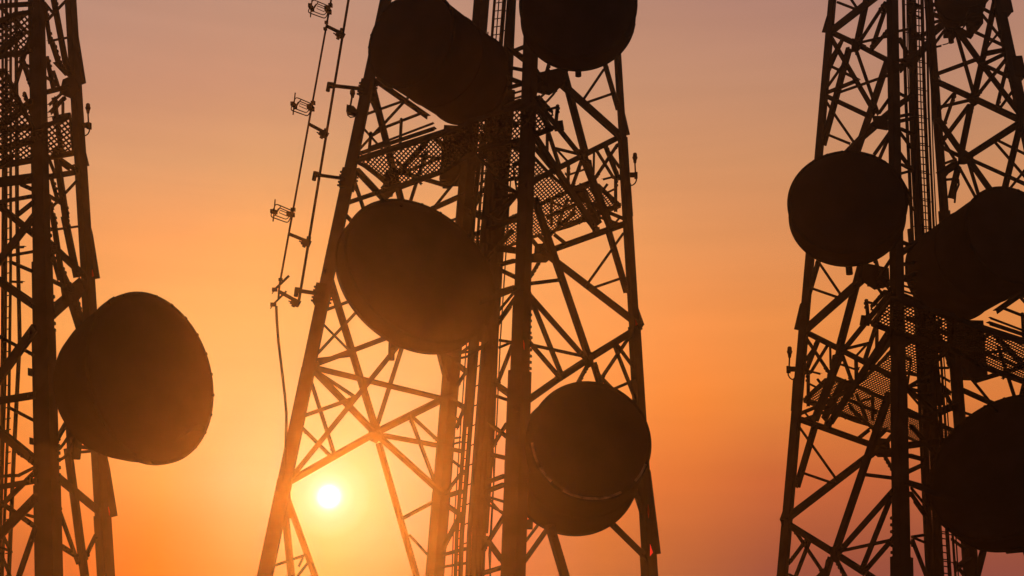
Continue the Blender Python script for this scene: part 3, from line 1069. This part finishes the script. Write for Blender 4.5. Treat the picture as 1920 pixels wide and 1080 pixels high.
# ================================================================== sun, air, sky
SUNPX = (617, 931)
sd = ray(*SUNPX).normalized()
EL = math.asin(sd.z); AZ = math.atan2(sd.x, sd.y)
sun = bpy.data.lights.new('sun', 'SUN'); so = bpy.data.objects.new('sun', sun); COL.objects.link(so)
SE = 5.0; SC = (1.0, .25, .03)
sun.energy = SE; sun.color = SC; sun.angle = R(.5)
so.rotation_euler = (-sd).to_track_quat('-Z', 'Y').to_euler()

SIG, GG = .00096, .888
HB = (-36, 36, -11, 34.5, -1.3, 30)
mb = MB(); x0, x1, y0, y1, z0, z1 = HB
mb.hexa([Vector(p) for p in ((x0, y0, z0), (x1, y0, z0), (x1, y1, z0), (x0, y1, z0))], [Vector(p) for p in ((x0, y0, z1), (x1, y0, z1), (x1, y1, z1), (x0, y1, z1))])
hm = bpy.data.materials.new('haze_air'); hm.use_nodes = True; nt = hm.node_tree
nt.nodes.remove(nt.nodes['Principled BSDF'])
pv = nt.nodes.new('ShaderNodeVolumePrincipled'); pv.inputs['Color'].default_value = (.95, .93, .9, 1)
pv.inputs['Density'].default_value = SIG; pv.inputs['Anisotropy'].default_value = GG
nt.links.new(pv.outputs['Volume'], nt.nodes['Material Output'].inputs['Volume'])
hz = obj('haze', mb, hm); hz['kind'] = 'stuff'; hz['label'] = 'warm evening haze glowing around the low sun'; hz['category'] = 'haze'

def haze_rad(px, py):
    d = ray(px, py).normalized(); c = max(-1, min(1, d.dot(sd)))
    ph = (1 - GG * GG) / (4 * math.pi) / (1 + GG * GG - 2 * GG * c) ** 1.5
    ln = (y1 - CAM.y) / d.y
    return [SE * q * ph * SIG * ln * .93 for q in SC]
def lin(c):
    return [((v / 255 + .055) / 1.055) ** 2.4 if v > 10 else v / 255 / 12.92 for v in c]
def elev(px, py): return math.degrees(math.asin(ray(px, py).normalized().z))

w = bpy.data.worlds.new('World'); S.world = w; w.use_nodes = True; nt = w.node_tree; N = nt.nodes; Lk = nt.links
bg = N['Background']; bg.inputs['Strength'].default_value = 1.0
tc = N.new('ShaderNodeTexCoord')
nv = N.new('ShaderNodeVectorMath'); nv.operation = 'NORMALIZE'; Lk.new(tc.outputs['Generated'], nv.inputs[0])
sx = N.new('ShaderNodeSeparateXYZ'); Lk.new(nv.outputs[0], sx.inputs[0])
def math_(op, a, b=None, clamp=False):
    m = N.new('ShaderNodeMath'); m.operation = op; m.use_clamp = clamp
    for i, x in enumerate((a, b)):
        if x is None: continue
        if isinstance(x, (int, float)): m.inputs[i].default_value = x
        else: Lk.new(x, m.inputs[i])
    return m.outputs[0]
EMAX = 50.0
el = math_('DIVIDE', math_('MULTIPLY', math_('ARCSINE', sx.outputs['Z']), 180 / math.pi), EMAX, True)
az = math_('MULTIPLY', math_('SUBTRACT', math_('ARCTAN2', sx.outputs['X'], sx.outputs['Y']), AZ), 180 / math.pi)
dt = N.new('ShaderNodeVectorMath'); dt.operation = 'DOT_PRODUCT'; Lk.new(nv.outputs[0], dt.inputs[0]); dt.inputs[1].default_value = sd
ang = math_('MULTIPLY', math_('ARCCOSINE', math_('MINIMUM', dt.outputs['Value'], 1.0)), 180 / math.pi)
def ramp(fac, stops):
    r = N.new('ShaderNodeValToRGB'); e = r.color_ramp.elements; stops = sorted(stops)
    while len(e) > 1: e.remove(e[-1])
    e[0].position = stops[0][0]; e[0].color = (*stops[0][1], 1)
    for p, c in stops[1:]:
        n_ = e.new(p); n_.color = (*c, 1)
    r.color_ramp.interpolation = 'B_SPLINE' if False else 'LINEAR'
    Lk.new(fac, r.inputs['Fac']); return r.outputs['Color']
def column(px, rows, sub=True):
    st = []
    for py, c in rows:
        h = haze_rad(px, py) if sub else (0, 0, 0)
        st.append((max(0, min(1, elev(px, py) / EMAX)), [max(0.0, a - b * k_) for a, b, k_ in zip(lin(c), h, (.25 if c[0] > 236 else .9, .9, 1.0))]))
    return st
YS = (5, 150, 300, 450, 600, 750, 900, 1000, 1075)
COLS = {
 36: ((192, 143, 121), (203, 145, 114), (222, 155, 106), (238, 158, 90), (245, 160, 80), (248, 152, 66), (238, 132, 54), (225, 117, 52), (205, 105, 56)),
 320: ((195, 144, 120), (206, 146, 114), (227, 159, 109), (248, 167, 96), (253, 180, 98), (254, 188, 105), (254, 172, 82), (254, 150, 56), (254, 139, 42)),
 450: ((196, 145, 120), (208, 148, 115), (230, 162, 109), (253, 174, 97), (254, 185, 102), (255, 194, 112), (253, 197, 118), (255, 180, 90), (255, 165, 72)),
 700: ((196, 145, 120), (208, 148, 115), (230, 162, 109), (253, 174, 97), (254, 187, 104), (255, 200, 120), (255, 205, 125), (254, 196, 115), (254, 176, 93)),
 1122: ((190, 139, 115), (203, 146, 112), (222, 154, 105), (240, 160, 92), (250, 160, 84), (251, 152, 70), (240, 132, 58), (230, 123, 56), (215, 116, 57)),
 1300: ((185, 135, 114), (199, 143, 111), (214, 147, 101), (232, 150, 90), (247, 150, 76), (248, 140, 58), (228, 118, 54), (205, 106, 55), (186, 98, 57)),
 1430: ((183, 133, 114), (196, 141, 110), (210, 145, 100), (225, 145, 88), (237, 145, 73), (236, 135, 60), (209, 104, 54), (184, 93, 56), (165, 84, 60)),
 1750: ((178, 130, 113), (190, 137, 108), (203, 141, 98), (217, 141, 86), (228, 140, 72), (222, 126, 60), (190, 98, 58), (166, 86, 60), (150, 78, 62))}
hi = [(40 / EMAX, (.16, .11, .12)), (1.0, (.03, .027, .036))]
sky = None; pa = None
def sstep(v, a, b, kind='SMOOTHSTEP'):
    m = N.new('ShaderNodeMapRange'); m.interpolation_type = kind; Lk.new(v, m.inputs['Value'])
    m.inputs['From Min'].default_value = a; m.inputs['From Max'].default_value = b; return m.outputs['Result']
def mixc(f, a, b, mode='MIX'):
    m = N.new('ShaderNodeMix'); m.data_type = 'RGBA'; m.blend_type = mode
    if isinstance(f, (int, float)): m.inputs[0].default_value = f
    else: Lk.new(f, m.inputs[0])
    for s_, x in ((6, a), (7, b)):
        if isinstance(x, tuple): m.inputs[s_].default_value = x
        else: Lk.new(x, m.inputs[s_])
    return m.outputs[2]
for px in sorted(COLS):
    c = ramp(el, column(px, list(zip(YS, COLS[px]))) + hi)
    d_ = ray(px, 700); a_ = math.degrees(math.atan2(d_.x, d_.y) - AZ)
    sky = c if sky is None else mixc(sstep(az, pa, a_, 'LINEAR'), sky, c)
    pa = a_
mp_ = N.new('ShaderNodeVectorMath'); mp_.operation = 'MULTIPLY'; Lk.new(nv.outputs[0], mp_.inputs[0]); mp_.inputs[1].default_value = (2.2, 2.2, 26)
ns = N.new('ShaderNodeTexNoise'); ns.inputs['Scale'].default_value = 1.6; ns.inputs['Detail'].default_value = 5; Lk.new(mp_.outputs[0], ns.inputs['Vector'])
mr_ = N.new('ShaderNodeMapRange'); mr_.inputs['From Min'].default_value = .3; mr_.inputs['From Max'].default_value = .7; mr_.inputs['To Min'].default_value = .968; mr_.inputs['To Max'].default_value = 1.028
Lk.new(ns.outputs['Fac'], mr_.inputs['Value'])
cb = N.new('ShaderNodeCombineXYZ')
for i_ in range(3): Lk.new(mr_.outputs['Result'], cb.inputs[i_])
sky = mixc(1.0, sky, cb.outputs[0], 'MULTIPLY')
away = sstep(math_('ABSOLUTE', az), 34, 85)
sky = mixc(away, sky, (.05, .043, .048, 1))
below = sstep(math_('MULTIPLY', sx.outputs['Z'], -1.0), 0.0, .12)
sky = mixc(below, sky, (.03, .022, .018, 1))
glow = ramp(math_('DIVIDE', ang, 10.0, True), [(0, (.5, .6, .6)), (.06, (.4, .46, .5)), (.08, (.2, .33, .32)), (.12, (.1, .22, .17)), (.2, (.05, .11, .06)), (.32, (.02, .04, .025)), (.6, (.0, .0, .0))])
sky = mixc(1.0, sky, glow, 'ADD')
disc = math_('SUBTRACT', 1.0, sstep(ang, .28, .68))
sky = mixc(math_('MULTIPLY', disc, 1.0), sky, (1.6, 1.6, 1.5, 1))
nz = N.new('ShaderNodeTexSky'); nz.sky_type = 'NISHITA'; nz.sun_disc = False; nz.sun_elevation = EL; nz.sun_rotation = AZ; nz.dust_density = 4; nz.ozone_density = 1
nzs = mixc(1.0, nz.outputs['Color'], (.0005, .0005, .0005, 1), 'MULTIPLY')
sky = mixc(1.0, sky, nzs, 'ADD')
Lk.new(sky, bg.inputs['Color'])

# ================================================================== render settings
S.view_settings.view_transform = 'Standard'; S.view_settings.look = 'None'; S.view_settings.exposure = 0; S.view_settings.gamma = 1
S.cycles.max_bounces = 5; S.cycles.diffuse_bounces = 2; S.cycles.glossy_bounces = 2; S.cycles.volume_bounces = 0
S.cycles.use_denoising = True; S.cycles.denoiser = 'OPENIMAGEDENOISE'; S.cycles.denoising_input_passes = 'RGB_ALBEDO_NORMAL'; S.cycles.denoising_prefilter = 'ACCURATE'; S.cycles.use_adaptive_sampling = False
S.render.film_transparent = False
